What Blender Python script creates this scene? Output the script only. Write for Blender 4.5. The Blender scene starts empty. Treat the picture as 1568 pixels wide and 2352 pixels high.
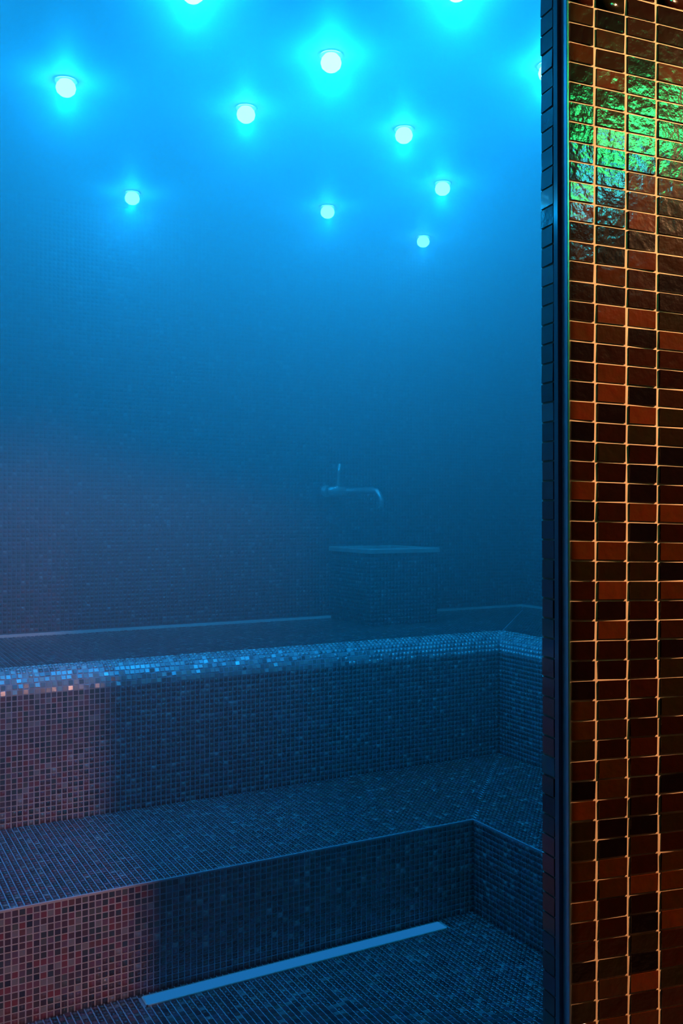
import bpy, bmesh, math, random
import numpy as np
from mathutils import Vector, Matrix
from math import sin, cos, tan, atan, radians, pi, sqrt

rng = np.random.default_rng(7)
random.seed(7)
SC = bpy.context.scene
COL = SC.collection

# ------------------------------------------------------------------ camera
F_PX, W_PX, H_PX = 2150.0, 1568.0, 2352.0
EYE = Vector((0, 0, 1.5))
YAW = radians(61.232)                       # angle of the view direction from +X
PITCH = radians(0.6)
cam_d = bpy.data.cameras.new('camera')
cam = bpy.data.objects.new('camera', cam_d)
COL.objects.link(cam)
cam_d.sensor_fit = 'VERTICAL'
cam_d.sensor_height = 36.0
cam_d.lens = F_PX * 36.0 / H_PX
cam_d.clip_start = 0.02
cam.location = EYE
cam.rotation_euler = (pi / 2 + PITCH, 0, YAW - pi / 2)
HORIZON = 1180.0
cam_d.shift_y = ((HORIZON - H_PX / 2) - F_PX * tan(PITCH)) / H_PX
SC.camera = cam

# ------------------------------------------------------------------ world, exposure
world = bpy.data.worlds.new('world')
SC.world = world
world.use_nodes = True
world.node_tree.nodes['Background'].inputs[0].default_value = (1.0, 0.55, 0.3, 1)
world.node_tree.nodes['Background'].inputs[1].default_value = 0.0008
SC.view_settings.view_transform = 'Standard'
SC.view_settings.look = 'None'
SC.view_settings.gamma = 1.0
SC.view_settings.use_curve_mapping = False
SC.view_settings.exposure = 0.0
SC.cycles.use_denoising = True
SC.cycles.max_bounces = 6
SC.cycles.diffuse_bounces = 3
SC.cycles.glossy_bounces = 3
SC.cycles.volume_bounces = 1
SC.cycles.volume_step_rate = 4.0
SC.cycles.volume_max_steps = 64
SC.cycles.sample_clamp_indirect = 4.0

LAMP_W = 14.8
LAMP_COL = (0.0, 0.35, 1.0)


def area(name, loc, target, sx, sy, power, col, spread=pi):
    d = bpy.data.lights.new(name, 'AREA')
    d.shape = 'RECTANGLE'
    d.size, d.size_y = sx, sy
    d.energy = power
    d.color = col
    d.spread = spread
    o = bpy.data.objects.new(name, d)
    COL.objects.link(o)
    o.location = loc
    o.rotation_euler = (Vector(target) - Vector(loc)).to_track_quat('-Z', 'Y').to_euler()
    return o


# small green lamp of the lobby that mirrors in the glossy wall tiles
area('green_lamp', (1.93, -0.10, 2.74), (1.27, 1.19, 2.15), 0.36, 0.06, 0.9, (0.03, 1.0, 0.22), radians(80))
area('teal_lamp', (1.86, -0.20, 2.60), (1.27, 1.19, 2.15), 0.12, 0.05, 0.3, (0.02, 0.6, 0.7), radians(80))

# ------------------------------------------------------------------ helpers
def setp(o, label=None, cat=None, group=None, kind=None):
    for k, v in (('label', label), ('category', cat), ('group', group), ('kind', kind)):
        if v:
            o[k] = v
    return o


def link(name, mesh, parent=None, kind=None):
    o = bpy.data.objects.new(name, mesh)
    COL.objects.link(o)
    if parent is not None:
        o.parent = parent
        t = parent.location if parent.parent is None else Vector((0, 0, 0))   # geometry is written in world coordinates
        o.matrix_parent_inverse = Matrix.Translation(-t)
    if kind:
        o['kind'] = kind
    return o


def empty(name, loc, label, cat, group=None):
    o = bpy.data.objects.new(name, None)
    COL.objects.link(o)
    o.location = loc
    o.empty_display_size = 0.1
    return setp(o, label, cat, group)


def bm_obj(name, bm, mat, parent=None, kind=None, smooth=False):
    me = bpy.data.meshes.new(name)
    bmesh.ops.recalc_face_normals(bm, faces=bm.faces)
    bm.to_mesh(me)
    bm.free()
    if smooth:
        for p in me.polygons:
            p.use_smooth = True
    if mat:
        me.materials.append(mat)
    return link(name, me, parent, kind)


def prism(bm, pts, z0, z1):
    lo = [bm.verts.new((x, y, z0)) for x, y in pts]
    hi = [bm.verts.new((x, y, z1)) for x, y in pts]
    n = len(pts)
    bm.faces.new(lo[::-1])
    bm.faces.new(hi)
    for i in range(n):
        bm.faces.new((lo[i], lo[(i + 1) % n], hi[(i + 1) % n], hi[i]))


def box(bm, x0, x1, y0, y1, z0, z1):
    prism(bm, [(x0, y0), (x1, y0), (x1, y1), (x0, y1)], z0, z1)


def tube(bm, pts, r, seg=14, cap=True):
    pts = [Vector(p) for p in pts]
    rings = []
    for i, p in enumerate(pts):
        a = pts[max(i - 1, 0)]
        b = pts[min(i + 1, len(pts) - 1)]
        t = (b - a).normalized()
        up = Vector((0, 0, 1)) if abs(t.z) < 0.9 else Vector((1, 0, 0))
        u = t.cross(up).normalized()
        v = t.cross(u).normalized()
        rr = r[i] if isinstance(r, (list, tuple)) else r
        rings.append([bm.verts.new(p + (u * cos(2 * pi * k / seg) + v * sin(2 * pi * k / seg)) * rr) for k in range(seg)])
    for a, b in zip(rings[:-1], rings[1:]):
        for k in range(seg):
            bm.faces.new((a[k], a[(k + 1) % seg], b[(k + 1) % seg], b[k]))
    if cap:
        bm.faces.new(rings[0])
        bm.faces.new(rings[-1][::-1])


def lathe(bm, c, prof, seg=32):
    """prof: (radius, z) pairs round the vertical axis through c"""
    rings = []
    for r, z in prof:
        if r < 1e-6:
            rings.append([bm.verts.new((c[0], c[1], c[2] + z))])
        else:
            rings.append([bm.verts.new((c[0] + r * cos(2 * pi * k / seg), c[1] + r * sin(2 * pi * k / seg), c[2] + z)) for k in range(seg)])
    for a, b in zip(rings[:-1], rings[1:]):
        for k in range(seg):
            k2 = (k + 1) % seg
            if len(a) == 1 and len(b) > 1:
                bm.faces.new((a[0], b[k], b[k2]))
            elif len(b) == 1 and len(a) > 1:
                bm.faces.new((a[k], b[0], a[k2]))
            elif len(a) > 1:
                bm.faces.new((a[k], b[k], b[k2], a[k2]))


# ------------------------------------------------------------------ materials
def mat_new(name):
    m = bpy.data.materials.new(name)
    m.use_nodes = True
    return m, m.node_tree, m.node_tree.nodes['Principled BSDF']


def plain(name, col, rough=0.5, metal=0.0, spec=0.5):
    m, nt, b = mat_new(name)
    b.inputs['Base Color'].default_value = (*col, 1)
    b.inputs['Roughness'].default_value = rough
    b.inputs['Metallic'].default_value = metal
    b.inputs['Specular IOR Level'].default_value = spec
    return m


def mottled(name, c1, c2, scale, rough=0.7, bump=0.0):
    m, nt, b = mat_new(name)
    tc = nt.nodes.new('ShaderNodeTexCoord')
    n = nt.nodes.new('ShaderNodeTexNoise')
    n.inputs['Scale'].default_value = scale
    n.inputs['Detail'].default_value = 4
    r = nt.nodes.new('ShaderNodeValToRGB')
    r.color_ramp.elements[0].position = 0.3
    r.color_ramp.elements[0].color = (*c1, 1)
    r.color_ramp.elements[1].position = 0.7
    r.color_ramp.elements[1].color = (*c2, 1)
    nt.links.new(tc.outputs['Object'], n.inputs['Vector'])
    nt.links.new(n.outputs['Fac'], r.inputs['Fac'])
    nt.links.new(r.outputs['Color'], b.inputs['Base Color'])
    b.inputs['Roughness'].default_value = rough
    if bump:
        bp = nt.nodes.new('ShaderNodeBump')
        bp.inputs['Strength'].default_value = bump
        bp.inputs['Distance'].default_value = 0.002
        nt.links.new(n.outputs['Fac'], bp.inputs['Height'])
        nt.links.new(bp.outputs['Normal'], b.inputs['Normal'])
    return m


def tile_mat(name, stops, rough, streak=0.25, spec=0.5, bump=0.1, bscale=60):
    """glossy glass mosaic: every tile takes its colour from its own 'tint' value"""
    m, nt, b = mat_new(name)
    at = nt.nodes.new('ShaderNodeAttribute')
    at.attribute_name = 'tint'
    r = nt.nodes.new('ShaderNodeValToRGB')
    r.color_ramp.interpolation = 'LINEAR'
    els = r.color_ramp.elements
    els[0].position, els[0].color = stops[0][0], (*stops[0][1], 1)
    els[1].position, els[1].color = stops[-1][0], (*stops[-1][1], 1)
    for p, c in stops[1:-1]:
        e = els.new(p)
        e.color = (*c, 1)
    nt.links.new(at.outputs['Fac'], r.inputs['Fac'])
    geo = nt.nodes.new('ShaderNodeNewGeometry')
    n = nt.nodes.new('ShaderNodeTexNoise')
    n.inputs['Scale'].default_value = bscale
    n.inputs['Detail'].default_value = 3
    nt.links.new(geo.outputs['Position'], n.inputs['Vector'])
    mx = nt.nodes.new('ShaderNodeMix')
    mx.data_type = 'RGBA'
    mx.blend_type = 'MULTIPLY'
    mx.inputs['Factor'].default_value = streak
    nt.links.new(r.outputs['Color'], mx.inputs['A'])
    nt.links.new(n.outputs['Color'], mx.inputs['B'])
    nt.links.new(mx.outputs['Result'], b.inputs['Base Color'])
    b.inputs['Roughness'].default_value = rough
    b.inputs['Specular IOR Level'].default_value = spec
    bp = nt.nodes.new('ShaderNodeBump')
    bp.inputs['Strength'].default_value = bump
    bp.inputs['Distance'].default_value = 0.004
    nt.links.new(n.outputs['Fac'], bp.inputs['Height'])
    nt.links.new(bp.outputs['Normal'], b.inputs['Normal'])
    return m


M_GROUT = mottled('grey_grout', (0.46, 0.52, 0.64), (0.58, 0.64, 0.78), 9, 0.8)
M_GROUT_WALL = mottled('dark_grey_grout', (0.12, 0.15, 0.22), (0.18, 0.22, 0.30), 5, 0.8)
M_GROUT_WARM = mottled('sandy_grout', (0.70, 0.47, 0.32), (0.84, 0.58, 0.40), 14, 0.85)
M_TILE = tile_mat('dark_glass_mosaic', [
    (0.0, (0.030, 0.035, 0.06)), (0.25, (0.16, 0.07, 0.09)), (0.45, (0.05, 0.085, 0.09)),
    (0.6, (0.22, 0.13, 0.20)), (0.8, (0.34, 0.07, 0.08)), (0.9, (0.13, 0.13, 0.12)), (1.0, (0.40, 0.38, 0.42))],
    0.13, 0.3, 0.7)
M_TILE_COPPER = tile_mat('copper_glass_mosaic', [
    (0.0, (0.004, 0.002, 0.003)), (0.3, (0.014, 0.003, 0.001)), (0.55, (0.030, 0.006, 0.002)),
    (0.7, (0.010, 0.008, 0.003)), (0.85, (0.060, 0.014, 0.002)), (1.0, (0.12, 0.022, 0.005))],
    0.14, 0.5, 0.55, 0.35, 45)
M_TILE_SHEEN = tile_mat('sheen_lightened_mosaic', [
    (0.0, (0.3, 0.33, 0.38)), (0.5, (0.7, 0.75, 0.8)), (1.0, (0.95, 0.95, 0.95))], 0.30, 0.2, 1.0)  # nosing tiles: reflected ceiling light put into a lighter tile colour
M_TILE_SHEEN.node_tree.nodes['Principled BSDF'].inputs['Metallic'].default_value = 0.5
M_TILE_SHEEN.node_tree.nodes['Principled BSDF'].inputs['Coat Weight'].default_value = 1.0
M_TILE.node_tree.nodes['Principled BSDF'].inputs['Coat Weight'].default_value = 0.6
M_TILE.node_tree.nodes['Principled BSDF'].inputs['Coat Roughness'].default_value = 0.1
M_TILE_SHEEN.node_tree.nodes['Principled BSDF'].inputs['Coat Roughness'].default_value = 0.06
M_PLASTER = mottled('painted_ceiling', (0.26, 0.26, 0.26), (0.30, 0.30, 0.30), 2.0, 0.6)
M_STONE = mottled('pale_stone', (0.5, 0.5, 0.5), (0.62, 0.62, 0.6), 25, 0.35)
M_CHROME = plain('chrome', (0.95, 0.95, 0.97), 0.2, 0.75)
M_STEEL = plain('white_enamel', (0.88, 0.88, 0.88), 0.45, 0.0)
M_TRIM = plain('satin_trim', (0.9, 0.92, 0.95), 0.35, 0.5)
M_GLASSY = plain('blue_grey_enamel', (0.18, 0.2, 0.25), 0.15, 0.0, 0.8)
M_DARK = plain('dark_recess', (0.02, 0.02, 0.02), 0.7)


def emit(name, col, s):
    m = bpy.data.materials.new(name)
    m.use_nodes = True
    nt = m.node_tree
    nt.nodes.remove(nt.nodes['Principled BSDF'])
    e = nt.nodes.new('ShaderNodeEmission')
    e.inputs['Color'].default_value = (*col, 1)
    e.inputs['Strength'].default_value = s
    nt.links.new(e.outputs[0], nt.nodes['Material Output'].inputs['Surface'])
    return m


M_STRIP = emit('lit_blue_diffuser', (0.02, 0.34, 1.0), 0.42)
M_LENS = emit('lit_lens', (0.12, 0.85, 0.88), 16.0)

# ------------------------------------------------------------------ mosaic laying
CA = Vector((cos(YAW), sin(YAW), 0))
CR = Vector((sin(YAW), -cos(YAW), 0))


def project(P):
    t = P @ np.array([CA.x, CA.y, 0.0])
    x = W_PX / 2 + F_PX * (P @ np.array([CR.x, CR.y, 0.0])) / np.maximum(t, 1e-3)
    y = HORIZON - (P[:, 2] - 1.5) * F_PX / np.maximum(t, 1e-3)
    return x, y, t


def lattice(O, U, V, nu, nv, pu, pv, keep=None):
    """centres of a nu x nv grid; U, V unit vectors"""
    O, U, V = (np.array(v, float) for v in (O, U, V))
    i, j = np.meshgrid(np.arange(nu), np.arange(nv))
    C = O + (i.ravel()[:, None] + .5) * pu * U + (j.ravel()[:, None] + .5) * pv * V
    if keep is not None:
        C = C[keep(C)]
    n = np.cross(U, V)
    m = len(C)
    return dict(C=C, U=np.tile(U, (m, 1)), V=np.tile(V, (m, 1)), N=np.tile(n, (m, 1)), a=pu, b=pv)


def merge(parts):
    return {k: np.concatenate([p[k] for p in parts]) for k in ('C', 'U', 'V', 'N')} | dict(
        A=np.concatenate([np.full(len(p['C']), p['a']) for p in parts]),
        B=np.concatenate([np.full(len(p['C']), p['b']) for p in parts]))


VARIANTS = {}


def tile_mesh(name, a, b, th, mat, k):
    key = (name, round(a, 4), round(b, 4), mat.name, k)
    if key not in VARIANTS:
        e = min(0.0008, a * 0.06)
        v = [(sx * a / 2, sy * b / 2, -0.003) for sx, sy in ((-1, -1), (1, -1), (1, 1), (-1, 1))]
        v += [(sx * a / 2, sy * b / 2, th - e) for sx, sy in ((-1, -1), (1, -1), (1, 1), (-1, 1))]
        v += [(sx * (a / 2 - e * .35), sy * (b / 2 - e * .35), th) for sx, sy in ((-1, -1), (1, -1), (1, 1), (-1, 1))]
        f = [(8, 9, 10, 11)]
        for q in range(4):
            r = (q + 1) % 4
            f += [(q, r, r + 4, q + 4), (q + 4, r + 4, r + 8, q + 8)]
        me = bpy.data.meshes.new(name)
        me.from_pydata(v, [], f)
        at = me.attributes.new('tint', 'FLOAT', 'FACE')
        at.data.foreach_set('value', np.full(len(f), (k + 0.5) / 16, dtype=np.float32))
        me.materials.append(mat)
        VARIANTS[key] = me
    return VARIANTS[key]


def lay(parts, parent, mat, gap, th=0.003, tilt=0.02, name='mosaic_tile', singles=300, xmax=1250, gap_v=None, tmin=0.0):
    """lay tiles: the ones that show largest one by one, the rest joined into one part"""
    gap_v = gap if gap_v is None else gap_v
    D = merge(parts)
    n = len(D['C'])
    tu = rng.normal(0, tilt, n)
    tv = rng.normal(0, tilt, n)
    N = D['N'] + tu[:, None] * D['U'] + tv[:, None] * D['V']
    N /= np.linalg.norm(N, axis=1)[:, None]
    U = D['U'] - (np.sum(D['U'] * N, axis=1))[:, None] * N
    U /= np.linalg.norm(U, axis=1)[:, None]
    V = np.cross(N, U)
    tint = np.clip(rng.random(n), 0, 1)
    lift = rng.normal(0, 0.0003, n)
    C = D['C'] + N * lift[:, None]
    A = D['A'] - gap
    B = D['B'] - gap_v
    x, y, t = project(C)
    view = C - np.array([0, 0, 1.5])
    dist = np.linalg.norm(view, axis=1)
    area_px = A * B * np.abs(np.sum(view * N, axis=1)) / dist ** 3
    ok = (x > 0) & (x < xmax) & (y > 0) & (y < H_PX) & (t > 0.3)
    score = np.where(ok, area_px, -1)
    order = np.argsort(-score)
    k = min(singles, int(ok.sum()))
    one = order[:k]
    rest = np.setdiff1d(np.arange(n), one)
    for i in one:
        me = tile_mesh(name, A[i], B[i], th, mat, min(15, int(tint[i] * 16)))
        o = link(name, me, parent)
        o.matrix_basis = Matrix(((U[i][0], V[i][0], N[i][0], C[i][0]), (U[i][1], V[i][1], N[i][1], C[i][1]),
                                 (U[i][2], V[i][2], N[i][2], C[i][2]), (0, 0, 0, 1)))
    if len(rest):
        m = len(rest)
        Cr, Ur, Vr, Nr = C[rest], U[rest], V[rest], N[rest]
        Ar, Br = A[rest][:, None], B[rest][:, None]
        vs = []
        e = 0.0006
        for lev, ins in ((-0.002, 0.0), (th, e)):
            for sx, sy in ((-1, -1), (1, -1), (1, 1), (-1, 1)):
                vs.append(Cr + Ur * sx * (Ar / 2 - ins) + Vr * sy * (Br / 2 - ins) + Nr * lev)
        verts = np.stack(vs, 1).reshape(-1, 3)
        base = (np.arange(m) * 8)[:, None]
        quads = np.array([[4, 5, 6, 7], [0, 1, 5, 4], [1, 2, 6, 5], [2, 3, 7, 6], [3, 0, 4, 7]])
        faces = (base[:, None, :] + quads[None]).reshape(-1, 4)
        me = bpy.data.meshes.new('mosaic_field')
        me.vertices.add(len(verts))
        me.vertices.foreach_set('co', verts.astype(np.float32).ravel())
        me.loops.add(faces.size)
        me.loops.foreach_set('vertex_index', faces.astype(np.int32).ravel())
        me.polygons.add(len(faces))
        me.polygons.foreach_set('loop_start', np.arange(0, faces.size, 4, dtype=np.int32))
        me.update(calc_edges=True)
        at = me.attributes.new('tint', 'FLOAT', 'FACE')
        at.data.foreach_set('value', np.repeat(tint[rest], 5).astype(np.float32))
        me.materials.append(mat)
        link('mosaic_field', me, parent, 'stuff')


P = 0.0203                                   # pitch of the small mosaic
GAP = 0.0040


def span(L, p=P):
    n = max(1, round(L / p))
    return n, L / n


# ------------------------------------------------------------------ dimensions of the steam room
XL, XR, YB, ZC = -0.6, 3.80, 4.59, 3.02      # left wall, right wall, back wall, ceiling
X1, Y1, Z1 = 2.145, 2.874, 0.344             # inner corner and height of the lower tier
X2, Y2, Z2 = 2.850, 3.610, 0.920             # the same for the upper tier
RN = 0.090                                   # radius of its rounded nosing
J = Vector((1.1086, 1.2166))                 # front corner of the tiled partition beside the opening
Wd = Vector((0.98831, -0.15244))             # along the partition
Nd = Vector((0.15244, 0.98831))              # through it, into the room
TW = 0.066                                   # its thickness


def wp(s, n):
    return (J.x + s * Wd.x + n * Nd.x, J.y + s * Wd.y + n * Nd.y)


# ------------------------------------------------------------------ setting
bm = bmesh.new(); prism(bm, [(-2.2, 0.9), (4.4, 0.9), (4.4, 4.75), (-2.2, 4.75)], -0.12, 0.0)
floor = bm_obj('floor', bm, M_GROUT, kind='structure')
bm = bmesh.new(); box(bm, -2.2, 4.4, -2.2, 0.9, -0.12, 0.0)
bm_obj('floor', bm, mottled('dark_lobby_floor', (0.02, 0.015, 0.012), (0.035, 0.025, 0.02), 6, 0.5), kind='structure')
bm = bmesh.new(); box(bm, -2.2, 4.4, -2.2, 4.75, ZC, ZC + 0.12)
ceiling = bm_obj('ceiling', bm, M_PLASTER, kind='structure')
bm = bmesh.new(); box(bm, XL - 0.1, XR + 0.1, YB, YB + 0.12, 0, ZC)
wall_back = bm_obj('wall_back', bm, M_GROUT_WALL, kind='structure')
bm = bmesh.new(); box(bm, XR, XR + 0.12, 0.4, YB, 0, ZC)
wall_right = bm_obj('wall_right', bm, M_GROUT_WALL, kind='structure')
bm = bmesh.new(); box(bm, XL - 0.12, XL, 1.35, YB, 0, ZC)
wall_left = bm_obj('wall_left', bm, M_GROUT_WALL, kind='structure')
bm = bmesh.new()
prism(bm, [wp(0, 0.0), wp(2.78, 0.0), wp(2.78, TW), wp(-0.008, TW), wp(-0.008, 0.0245), wp(0, 0.012)], 0, ZC)
wall_front = bm_obj('wall_front', bm, M_GROUT_WARM, kind='structure')

# floor mosaic, leaving the slot of the light strip free
DX0, DX1, DY0, DY1 = 0.857, 1.972, 2.790, 2.853
nu, pu = span(X1 - 0.0)
nv, pv = span(Y1 - 1.32)
lay([lattice((0, 1.32, 0), (1, 0, 0), (0, 1, 0), nu, nv, pu, pv,
             lambda C: ~((C[:, 0] > DX0 - .008) & (C[:, 0] < DX1 + .008) & (C[:, 1] > DY0 - .006) & (C[:, 1] < DY1 + .006)))],
    floor, M_TILE, GAP, tilt=0.02)

# back wall and right wall above the upper tier
nu, pu = span(XR - XL); nv, pv = span(ZC - Z2)
lay([lattice((XL, YB, Z2), (1, 0, 0), (0, 0, 1), nu, nv, pu, pv)], wall_back, M_TILE, GAP, tilt=0.035, singles=0)
nu, pu = span(YB - 2.2)
lay([lattice((XR, YB, Z2), (0, -1, 0), (0, 0, 1), nu, nv, pu, pv)], wall_right, M_TILE, GAP, tilt=0.035, singles=0)


# partition: larger copper tiles in slightly sloping courses on the front, one column in the reveal
ROW, COLW = 0.0343, 0.0650
SLOPE = 0.026
Uw = np.array([Wd.x, Wd.y, -SLOPE]); Uw /= np.linalg.norm(Uw)
parts = []
z_line = 1.489
k0 = -math.floor((z_line - 0.02) / ROW)
k1 = math.floor((ZC - 0.07 - z_line) / ROW)
edges = [0.002, 0.0568] + [0.0568 + COLW * q for q in range(1, 30)]
for s0, s1 in zip(edges[:-1], edges[1:]):
    sm = (s0 + s1) / 2
    O = np.array([*wp(s0, 0), z_line + k0 * ROW - SLOPE * s0])
    parts.append(lattice(O, Uw, (0, 0, 1), 1, k1 - k0, s1 - s0, ROW))
lay(parts, wall_front, M_TILE_COPPER, 0.0078, th=0.0022, tilt=0.014, xmax=1600, gap_v=0.0036)
O = np.array([*wp(-0.008, TW - 0.001), z_line + k0 * ROW])
lay([lattice(O, (-Nd.x, -Nd.y, 0), (0, 0, 1), 1, k1 - k0, TW - 0.026, ROW)], wall_front, M_TILE,
    0.003, th=0.003, tilt=0.02, xmax=1600, name='reveal_tile')
# smooth band and corner profile that close the mosaic at the arris
bm = bmesh.new(); prism(bm, [wp(-0.0105, 0.0245), wp(-0.0105, 0.0125), wp(-0.002, 0.0125), wp(-0.002, 0.0245)], 0, ZC)
band = bm_obj('edge_band', bm, M_GLASSY, wall_front)
bm = bmesh.new(); prism(bm, [wp(-0.003, 0.0125), wp(-0.003, -0.0045), wp(-0.0022, -0.0055), wp(0.0005, -0.0055), wp(0.0015, -0.003), wp(0.0015, 0.006), wp(0.0, 0.0125)], 0, ZC)
bm_obj('corner_profile', bm, M_TRIM, wall_front)

# ------------------------------------------------------------------ lower tier
low = empty('bench', (X1, Y1, 0), 'lower L-shaped mosaic bench tier just above the floor, in front of the taller one', 'bench')
bm = bmesh.new()
yr = 0.98                                    # the right arm runs up to the partition
prism(bm, [(XL + .004, Y1), (X1, Y1), (X1, 1.15), (X2 - .002, 1.06), (X2 - .002, Y2 - .002), (XL + .004, Y2 - .002)], 0, Z1)
bm_obj('core', bm, M_GROUT, low)
bm = bmesh.new()                             # bright joint line along the front edge
tube(bm, [(XL + .004, Y1 - 0.001, Z1 + .001), (X1 - .001, Y1 - .001, Z1 + .001), (X1 - .001, 1.16, Z1 + .001)], 0.0028, 8)
bm_obj('edge_joint', bm, M_GROUT, low)
rows, pr_ = span(Z1 - .004)
nA, pA = span(X1 - XL)
nB, pB = span(Y1 - 1.15)
mit = (X2 - X1) / (Y2 - Y1)
nS, pS = span(X2 - XL); nD, pD = span(Y2 - Y1)
nE, pE = span(X2 - X1); nG, pG = span(Y2 - 1.15)
lay([lattice((XL, Y1, 0), (1, 0, 0), (0, 0, 1), nA, rows, pA, pr_),
     lattice((X1, Y1, 0), (0, -1, 0), (0, 0, 1), nB, rows, pB, pr_),
     lattice((XL, Y1 + .003, Z1), (1, 0, 0), (0, 1, 0), nS, nD, pS, pD, lambda C: C[:, 0] < X1 + (C[:, 1] - Y1) * mit - .002),
     lattice((X1 + .003, 1.15, Z1), (1, 0, 0), (0, 1, 0), nE, nG, pE, pG, lambda C: C[:, 0] > X1 + (C[:, 1] - Y1) * mit + .002)],
    low, M_TILE, GAP, tilt=0.02)

# ------------------------------------------------------------------ upper tier with rounded nosing
up = empty('bench', (X2, Y2, 0), 'upper L-shaped mosaic bench tier with bright rounded edge, against the back wall', 'bench')
ZN = Z2 - RN
bm = bmesh.new()
NS = 8
for k in range(NS + 1):
    pass
prof = [(0.0, Z1)] + [(RN - RN * cos(pi / 2 * k / NS), ZN + RN * sin(pi / 2 * k / NS)) for k in range(NS + 1)]
# swept profile along the long arm and the right arm, mitred in the inner corner
ringA = [bm.verts.new((XL + .004, Y2 + o, z)) for o, z in prof]
ringB = [bm.verts.new((X2 + o, Y2 + o, z)) for o, z in prof]
ringC = [bm.verts.new((X2 + o, 1.06, z)) for o, z in prof]
for A_, B_ in ((ringA, ringB), (ringB, ringC)):
    for q in range(len(prof) - 1):
        bm.faces.new((A_[q], B_[q], B_[q + 1], A_[q + 1]))
tA = bm.verts.new((XL + .004, YB - .004, Z2)); tB = bm.verts.new((XR - .004, YB - .004, Z2)); tC = bm.verts.new((XR - .004, 1.06, Z2))
bm.faces.new((ringA[-1], ringB[-1], tB, tA))
bm.faces.new((ringB[-1], ringC[-1], tC, tB))
bm_obj('core', bm, M_GROUT, up)
rows, pr_ = span(ZN - Z1)
nA, pA = span(X2 - XL); nB, pB = span(Y2 - 1.15)
parts = [lattice((XL, Y2, Z1), (1, 0, 0), (0, 0, 1), nA, rows, pA, pr_),
         lattice((X2, Y2, Z1), (0, -1, 0), (0, 0, 1), nB, rows, pB, pr_)]
na = 7
nos = []
for q in range(na):
    t0, t1 = pi / 2 * q / na, pi / 2 * (q + 1) / na
    p0 = np.array([RN - RN * cos(t0), ZN + RN * sin(t0)])
    p1 = np.array([RN - RN * cos(t1), ZN + RN * sin(t1)])
    dv = p1 - p0; L = np.linalg.norm(dv); dv /= L
    om = (p0[0] + p1[0]) / 2
    nn, pp = span(X2 + om - XL)
    nos.append(lattice((XL, Y2 + p0[0], p0[1]), (1, 0, 0), (0, dv[0], dv[1]), nn, 1, pp, L))
    nn, pp = span(Y2 + om - 1.15)
    nos.append(lattice((X2 + p0[0], Y2 + om, p0[1]), (0, -1, 0), (dv[0], 0, dv[1]), nn, 1, pp, L))
nS, pS = span(XR - XL); nD, pD = span(YB - Y2 - RN)
parts.append(lattice((XL, Y2 + RN, Z2), (1, 0, 0), (0, 1, 0), nS, nD, pS, pD, lambda C: C[:, 0] - X2 < C[:, 1] - Y2 - .01))
nE, pE = span(XR - X2 - RN); nG, pG = span(YB - 1.15)
parts.append(lattice((X2 + RN, 1.15, Z2), (1, 0, 0), (0, 1, 0), nE, nG, pE, pG, lambda C: C[:, 0] - X2 > C[:, 1] - Y2 + .01))
lay(parts, up, M_TILE, GAP, tilt=0.03)
bm = bmesh.new()                             # bed of the nosing, a sliver proud of the core
pf_ = [(-.0006 + RN - RN * cos(pi / 2 * k / NS), .0006 + ZN + RN * sin(pi / 2 * k / NS)) for k in range(NS + 1)]
n1 = [bm.verts.new((XL + .004, Y2 + o, z)) for o, z in pf_]
n2 = [bm.verts.new((X2 + o, Y2 + o, z)) for o, z in pf_]
n3 = [bm.verts.new((X2 + o, 1.06, z)) for o, z in pf_]
for A_, B_ in ((n1, n2), (n2, n3)):
    for q in range(len(pf_) - 1):
        bm.faces.new((A_[q], B_[q], B_[q + 1], A_[q + 1]))
nosing = bm_obj('rounded_nosing', bm, M_GROUT, up)
nosing['label'] = 'rounded nosing, its mosaic coloured lighter for the bright sheen'
lay(nos, nosing, M_TILE_SHEEN, GAP, th=.0035, tilt=0.13)
bm = bmesh.new()
box(bm, XL + .01, XR - .01, YB - .012, YB - .0045, Z2 + .001, Z2 + .016)
box(bm, XR - .012, XR - .0045, 1.3, YB - .013, Z2 + .001, Z2 + .016)
bm_obj('wall_joint', bm, M_STEEL, up)

# ------------------------------------------------------------------ wash basin block on the upper tier
BX0, BX1, BY0, BZ1 = 2.45, 2.86, 4.15, 1.320
bas = empty('wash_basin', ((BX0 + BX1) / 2, (BY0 + YB) / 2, Z2), 'square tiled wash basin block with pale rim, standing on the upper tier below the tap', 'basin')
bm = bmesh.new()
x0, x1, y0, y1, z0, z1 = BX0, BX1, BY0, YB - .002, Z2, BZ1 - .025
wt = 0.05
o = [(x0, y0), (x1, y0), (x1, y1), (x0, y1)]
i_ = [(x0 + wt, y0 + wt), (x1 - wt, y0 + wt), (x1 - wt, y1 - wt), (x0 + wt, y1 - wt)]
b_ = [(x0 + wt * 2, y0 + wt * 2), (x1 - wt * 2, y0 + wt * 2), (x1 - wt * 2, y1 - wt * 2), (x0 + wt * 2, y1 - wt * 2)]
r0 = [bm.verts.new((*p, z0)) for p in o]; r1 = [bm.verts.new((*p, z1)) for p in o]
r2 = [bm.verts.new((*p, z1)) for p in i_]; r3 = [bm.verts.new((*p, z1 - .16)) for p in b_]
for a_, c_ in ((r0, r1), (r1, r2), (r2, r3)):
    for q in range(4):
        bm.faces.new((a_[q], a_[(q + 1) % 4], c_[(q + 1) % 4], c_[q]))
bm.faces.new(r3); bm.faces.new(r0[::-1])
bm_obj('body', bm, M_GROUT_WALL, bas)
bm = bmesh.new()                             # rim slab, a rounded square ring
def ring(inset, z):
    return [bm.verts.new((x, y, z)) for x, y in ((x0 + inset, y0 + inset), (x1 - inset, y0 + inset), (x1 - inset, y1 - max(inset, 0)), (x0 + inset, y1 - max(inset, 0)))]
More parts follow.
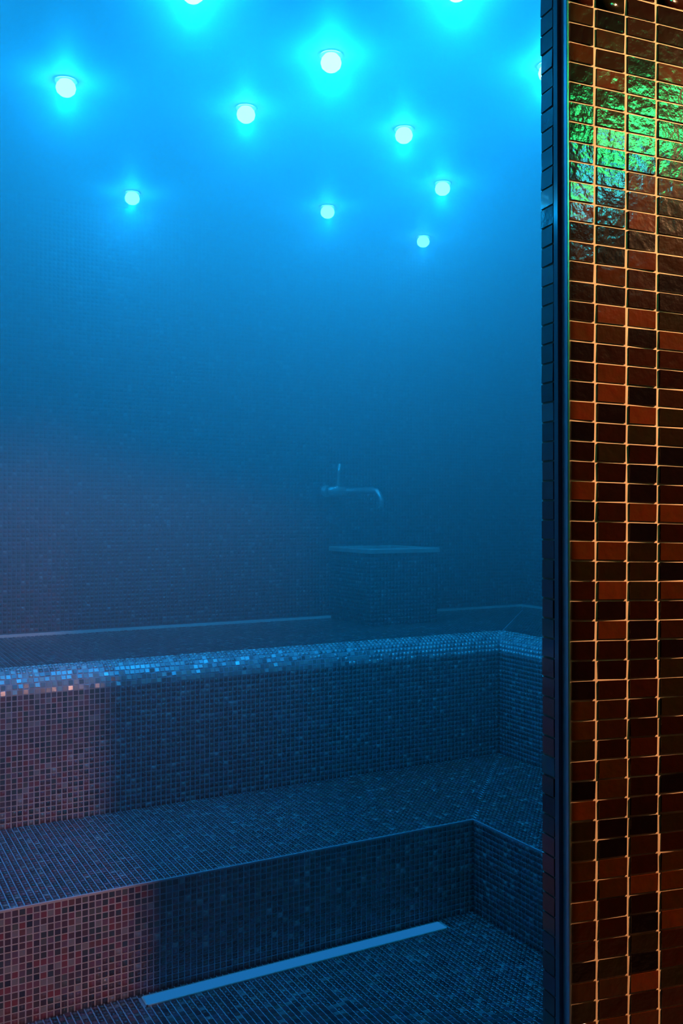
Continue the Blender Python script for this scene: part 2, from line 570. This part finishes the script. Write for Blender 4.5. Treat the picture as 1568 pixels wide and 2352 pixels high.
ra = [ring(-.012, z1), ring(-.012, BZ1 - .006), ring(-.006, BZ1), ring(wt - .006, BZ1), ring(wt, BZ1 - .006), ring(wt, z1)]
for a_, c_ in zip(ra, ra[1:] + ra[:1]):
    for q in range(4):
        bm.faces.new((a_[q], a_[(q + 1) % 4], c_[(q + 1) % 4], c_[q]))
bm_obj('rim', bm, M_STONE, bas)
nr, pr_ = span(z1 - z0); nf, pf = span(x1 - x0); ns, ps = span(y1 - y0)
lay([lattice((x0, y0, z0), (1, 0, 0), (0, 0, 1), nf, nr, pf, pr_),
     lattice((x0, y1, z0), (0, -1, 0), (0, 0, 1), ns, nr, ps, pr_),
     lattice((x1, y0, z0), (0, 1, 0), (0, 0, 1), ns, nr, ps, pr_)], bas, M_TILE, GAP, singles=0)

# ------------------------------------------------------------------ tap
tap = empty('wall_tap', (2.43, YB - .004, 1.625), 'chrome wall tap with upright lever and bent spout above the basin', 'tap')
bm = bmesh.new(); tube(bm, [(2.415, YB - .003, 1.625), (2.415, YB - .018, 1.625)], 0.034, 24); tube(bm, [(2.415, YB - .018, 1.625), (2.415, YB - .05, 1.625)], 0.016, 16)
bm_obj('wall_flange', bm, M_CHROME, tap, smooth=False)
bm = bmesh.new(); tube(bm, [(2.395, YB - .06, 1.625), (2.41, YB - .06, 1.625), (2.50, YB - .06, 1.625), (2.515, YB - .06, 1.625)], [0.02, .028, .028, 0.02], 20)
bm_obj('body', bm, M_CHROME, tap, smooth=True)
bm = bmesh.new(); tube(bm, [(2.465, YB - .06, 1.63), (2.465, YB - .06, 1.67), (2.466, YB - .065, 1.72), (2.467, YB - .075, 1.775)], [.015, .011, .010, .012], 12)
bm_obj('lever', bm, M_CHROME, tap, smooth=True)
bm = bmesh.new()
tube(bm, [(2.505, YB - .06, 1.625), (2.53, YB - .085, 1.627), (2.56, YB - .15, 1.628), (2.585, YB - .21, 1.628), (2.60, YB - .25, 1.622), (2.607, YB - .27, 1.605), (2.609, YB - .277, 1.575), (2.609, YB - .277, 1.53)],
     [.017, .016, .016, .016, .016, .017, .018, .018], 14)
bm_obj('spout', bm, M_CHROME, tap, smooth=True)

# ------------------------------------------------------------------ light strip in the floor
dr = empty('strip_light', ((DX0 + DX1) / 2, (DY0 + DY1) / 2, 0), 'long narrow pale blue light strip set in the floor along the lower bench', 'light strip')
bm = bmesh.new()
box(bm, DX0, DX1, DY0, DY0 + .005, -.004, .006); box(bm, DX0, DX1, DY1 - .005, DY1, -.004, .006)
box(bm, DX0, DX0 + .005, DY0, DY1, -.004, .006); box(bm, DX1 - .005, DX1, DY0, DY1, -.004, .006)
bm_obj('channel', bm, M_STEEL, dr)
bm = bmesh.new(); box(bm, DX0 + .0055, DX1 - .0055, DY0 + .0055, DY1 - .0055, -.003, .0065)
bmesh.ops.bevel(bm, geom=bm.edges[:], offset=.0012, segments=2, affect='EDGES')
bm_obj('diffuser', bm, M_STRIP, dr)

# ------------------------------------------------------------------ ceiling spots
LAMPS = [
    (0.726, 3.331, 1.0, 'ceiling spot glowing at the far left, alone beside the picture edge'),
    (1.366, 3.231, 0.7, 'small ceiling spot midway between the far left one and the brightest one'),
    (1.455, 2.722, 1.2, 'large ceiling spot, the biggest and brightest shown whole'),
    (1.988, 3.109, 0.8, 'ceiling spot down to the right of the biggest one'),
    (2.471, 3.536, 0.8, 'ceiling spot furthest right of those clear of the partition'),
    (2.164, 4.085, 0.7, 'ceiling spot near the back wall, above the tap'),
    (1.258, 4.350, 0.9, 'ceiling spot close to the back wall at left with its glare on the tiles'),
    (2.860, 4.277, 0.35, 'smallest and faintest ceiling spot, in the far back corner'),
    (2.134, 2.429, 1.0, 'ceiling spot half hidden behind the partition edge'),
    (0.909, 2.541, 1.0, 'ceiling spot cut by the top edge, left one of two'),
    (1.565, 2.168, 1.0, 'ceiling spot cut by the top edge, right one of two'),
    (0.150, 2.700, 1.0, 'ceiling spot out of the picture on the left, nearer the opening'),
    (-0.100, 3.900, 1.0, 'ceiling spot out of the picture on the left, nearer the back wall'),
]


def ceiling_spot(x, y, k, label):
    t = empty('ceiling_light', (x, y, ZC), label, 'light', 'blue ceiling spots in the steam')
    bm = bmesh.new(); lathe(bm, (x, y, ZC), [(.034, -.001), (.034, -.003), (.041, -.003), (.044, 0.0), (.041, .0)], 32)
    bm_obj('trim_ring', bm, M_CHROME, t, smooth=True)
    bm = bmesh.new(); lathe(bm, (x, y, ZC), [(.022, -.001), (.031, -.012), (.035, -.026), (.031, -.041), (.019, -.052), (0, -.057)], 24)
    bm_obj('lens', bm, M_LENS, t, smooth=True)
    d = bpy.data.lights.new('bulb', 'POINT')
    d.energy = LAMP_W * k
    d.color = LAMP_COL
    d.shadow_soft_size = 0.018
    o = link('bulb', d, t)
    o.location = (x, y, ZC - .08)


for a in LAMPS:
    ceiling_spot(*a)


# ------------------------------------------------------------------ steam filling the room, denser under the ceiling
def steam_material():
    m = bpy.data.materials.new('steam')
    m.use_nodes = True
    nt = m.node_tree
    nt.nodes.remove(nt.nodes['Principled BSDF'])
    vs = nt.nodes.new('ShaderNodeVolumeScatter')
    vs.inputs['Color'].default_value = (0.95, 0.97, 1.0, 1)
    vs.inputs['Anisotropy'].default_value = 0.25
    geo = nt.nodes.new('ShaderNodeNewGeometry')
    sep = nt.nodes.new('ShaderNodeSeparateXYZ')
    mr = nt.nodes.new('ShaderNodeMapRange')
    mr.interpolation_type = 'LINEAR'
    mr.inputs['From Min'].default_value = 0.85
    mr.inputs['From Max'].default_value = 3.0
    mr.inputs['To Min'].default_value = 0.03
    mr.inputs['To Max'].default_value = 0.8
    nt.links.new(geo.outputs['Position'], sep.inputs[0])
    nt.links.new(sep.outputs['Z'], mr.inputs['Value'])
    nt.links.new(mr.outputs['Result'], vs.inputs['Density'])
    nt.links.new(vs.outputs[0], nt.nodes['Material Output'].inputs['Volume'])
    return m


bm = bmesh.new()
e0 = Vector(wp(-.02, TW + .004)); e1 = Vector(wp(2.70, TW + .004))
prism(bm, [(XL + .002, 1.52), (e0.x, e0.y), (e1.x, e1.y), (XR - .002, YB - .001), (XL + .002, YB - .001)], 0.001, ZC - .001)
steam = bm_obj('steam', bm, steam_material())
setp(steam, 'blue-lit steam haze hanging in the whole room, thickest under the ceiling', 'steam', kind='stuff')

# ------------------------------------------------------------------ lobby lamps outside the opening
def spot(name, loc, target, power, col, angle, blend=0.1, rad=0.01):
    d = bpy.data.lights.new(name, 'SPOT')
    d.energy = power
    d.color = col
    d.spot_size = angle
    d.spot_blend = blend
    d.shadow_soft_size = rad
    o = bpy.data.objects.new(name, d)
    COL.objects.link(o)
    o.location = loc
    o.rotation_euler = (Vector(target) - Vector(loc)).to_track_quat('-Z', 'Y').to_euler()
    return o


# unseen warm lamp; shutters added to cut its beam to a rectangle on tiers
PL = Vector((0.55, -1.0, 1.15))
pj = empty('warm_beam_lamp', PL, 'unseen lamp with added shutters throwing a warm beam through the opening onto the tiers', 'lamp')
bm = bmesh.new()
hx0, hx1, hz0, hz1, hy = -0.040, 0.0246, -0.092, 0.046, 0.30
box(bm, -.3, hx0, hy, hy + .004, -.3, .3); box(bm, hx1, .3, hy, hy + .004, -.3, .3)
box(bm, hx0, hx1, hy, hy + .004, -.3, hz0); box(bm, hx0, hx1, hy, hy + .004, hz1, .3)
box(bm, -.304, -.3, -.1, hy + .004, -.3, .3); box(bm, .3, .304, -.1, hy + .004, -.3, .3)
box(bm, -.3, .3, -.1, hy + .004, -.304, -.3); box(bm, -.3, .3, -.1, hy + .004, .3, .304)
box(bm, -.304, .304, -.104, -.1, -.304, .304)
bmesh.ops.translate(bm, verts=bm.verts, vec=PL)
bm_obj('added_shutters', bm, M_DARK, pj)
sp = spot('beam', PL, PL + Vector((-.06, 1, -.05)), 145.0, (1.0, 0.44, 0.33), radians(80), 0.2, 0.006)
sp.parent = pj
sp.matrix_parent_inverse = Matrix.Translation(-PL)


# unseen lobby lamp washing the front wall; added plate keeps light out of the opening
WL = Vector((2.8, -0.1, 2.9))
wl = empty('wall_washer', WL, 'unseen lobby lamp with an added light-blocking plate, high on the right, washing the copper mosaic wall', 'lamp')
Dj = (Vector((J.x + .004, J.y, 0)) - Vector((WL.x, WL.y, 0))).normalized()
Pj = Vector((WL.x, WL.y, 0)) + Dj * .5
Lj = Vector((-Dj.y, Dj.x, 0))
bm = bmesh.new()
a0, a1, a2, a3 = Pj, Pj + Lj * .7, Pj + Lj * .7 + Dj * .005, Pj + Dj * .005
prism(bm, [(p.x, p.y) for p in (a0, a1, a2, a3)], 1.9, 3.015)
bm_obj('light_blocker', bm, M_DARK, wl)
bm = bmesh.new(); lathe(bm, (WL.x, WL.y, WL.z + .03), [(0, .075), (.06, .075), (.07, .05), (.07, .0), (.062, .0), (.062, .045), (0, .05)], 24)
bm_obj('lamp_cup', bm, M_DARK, wl)
so = spot('bulb', WL, (1.9, 1.1, 1.4), 620.0, (1.0, 0.50, 0.23), radians(95), 0.6, 0.002)
so.parent = wl
so.matrix_parent_inverse = Matrix.Translation(-WL)
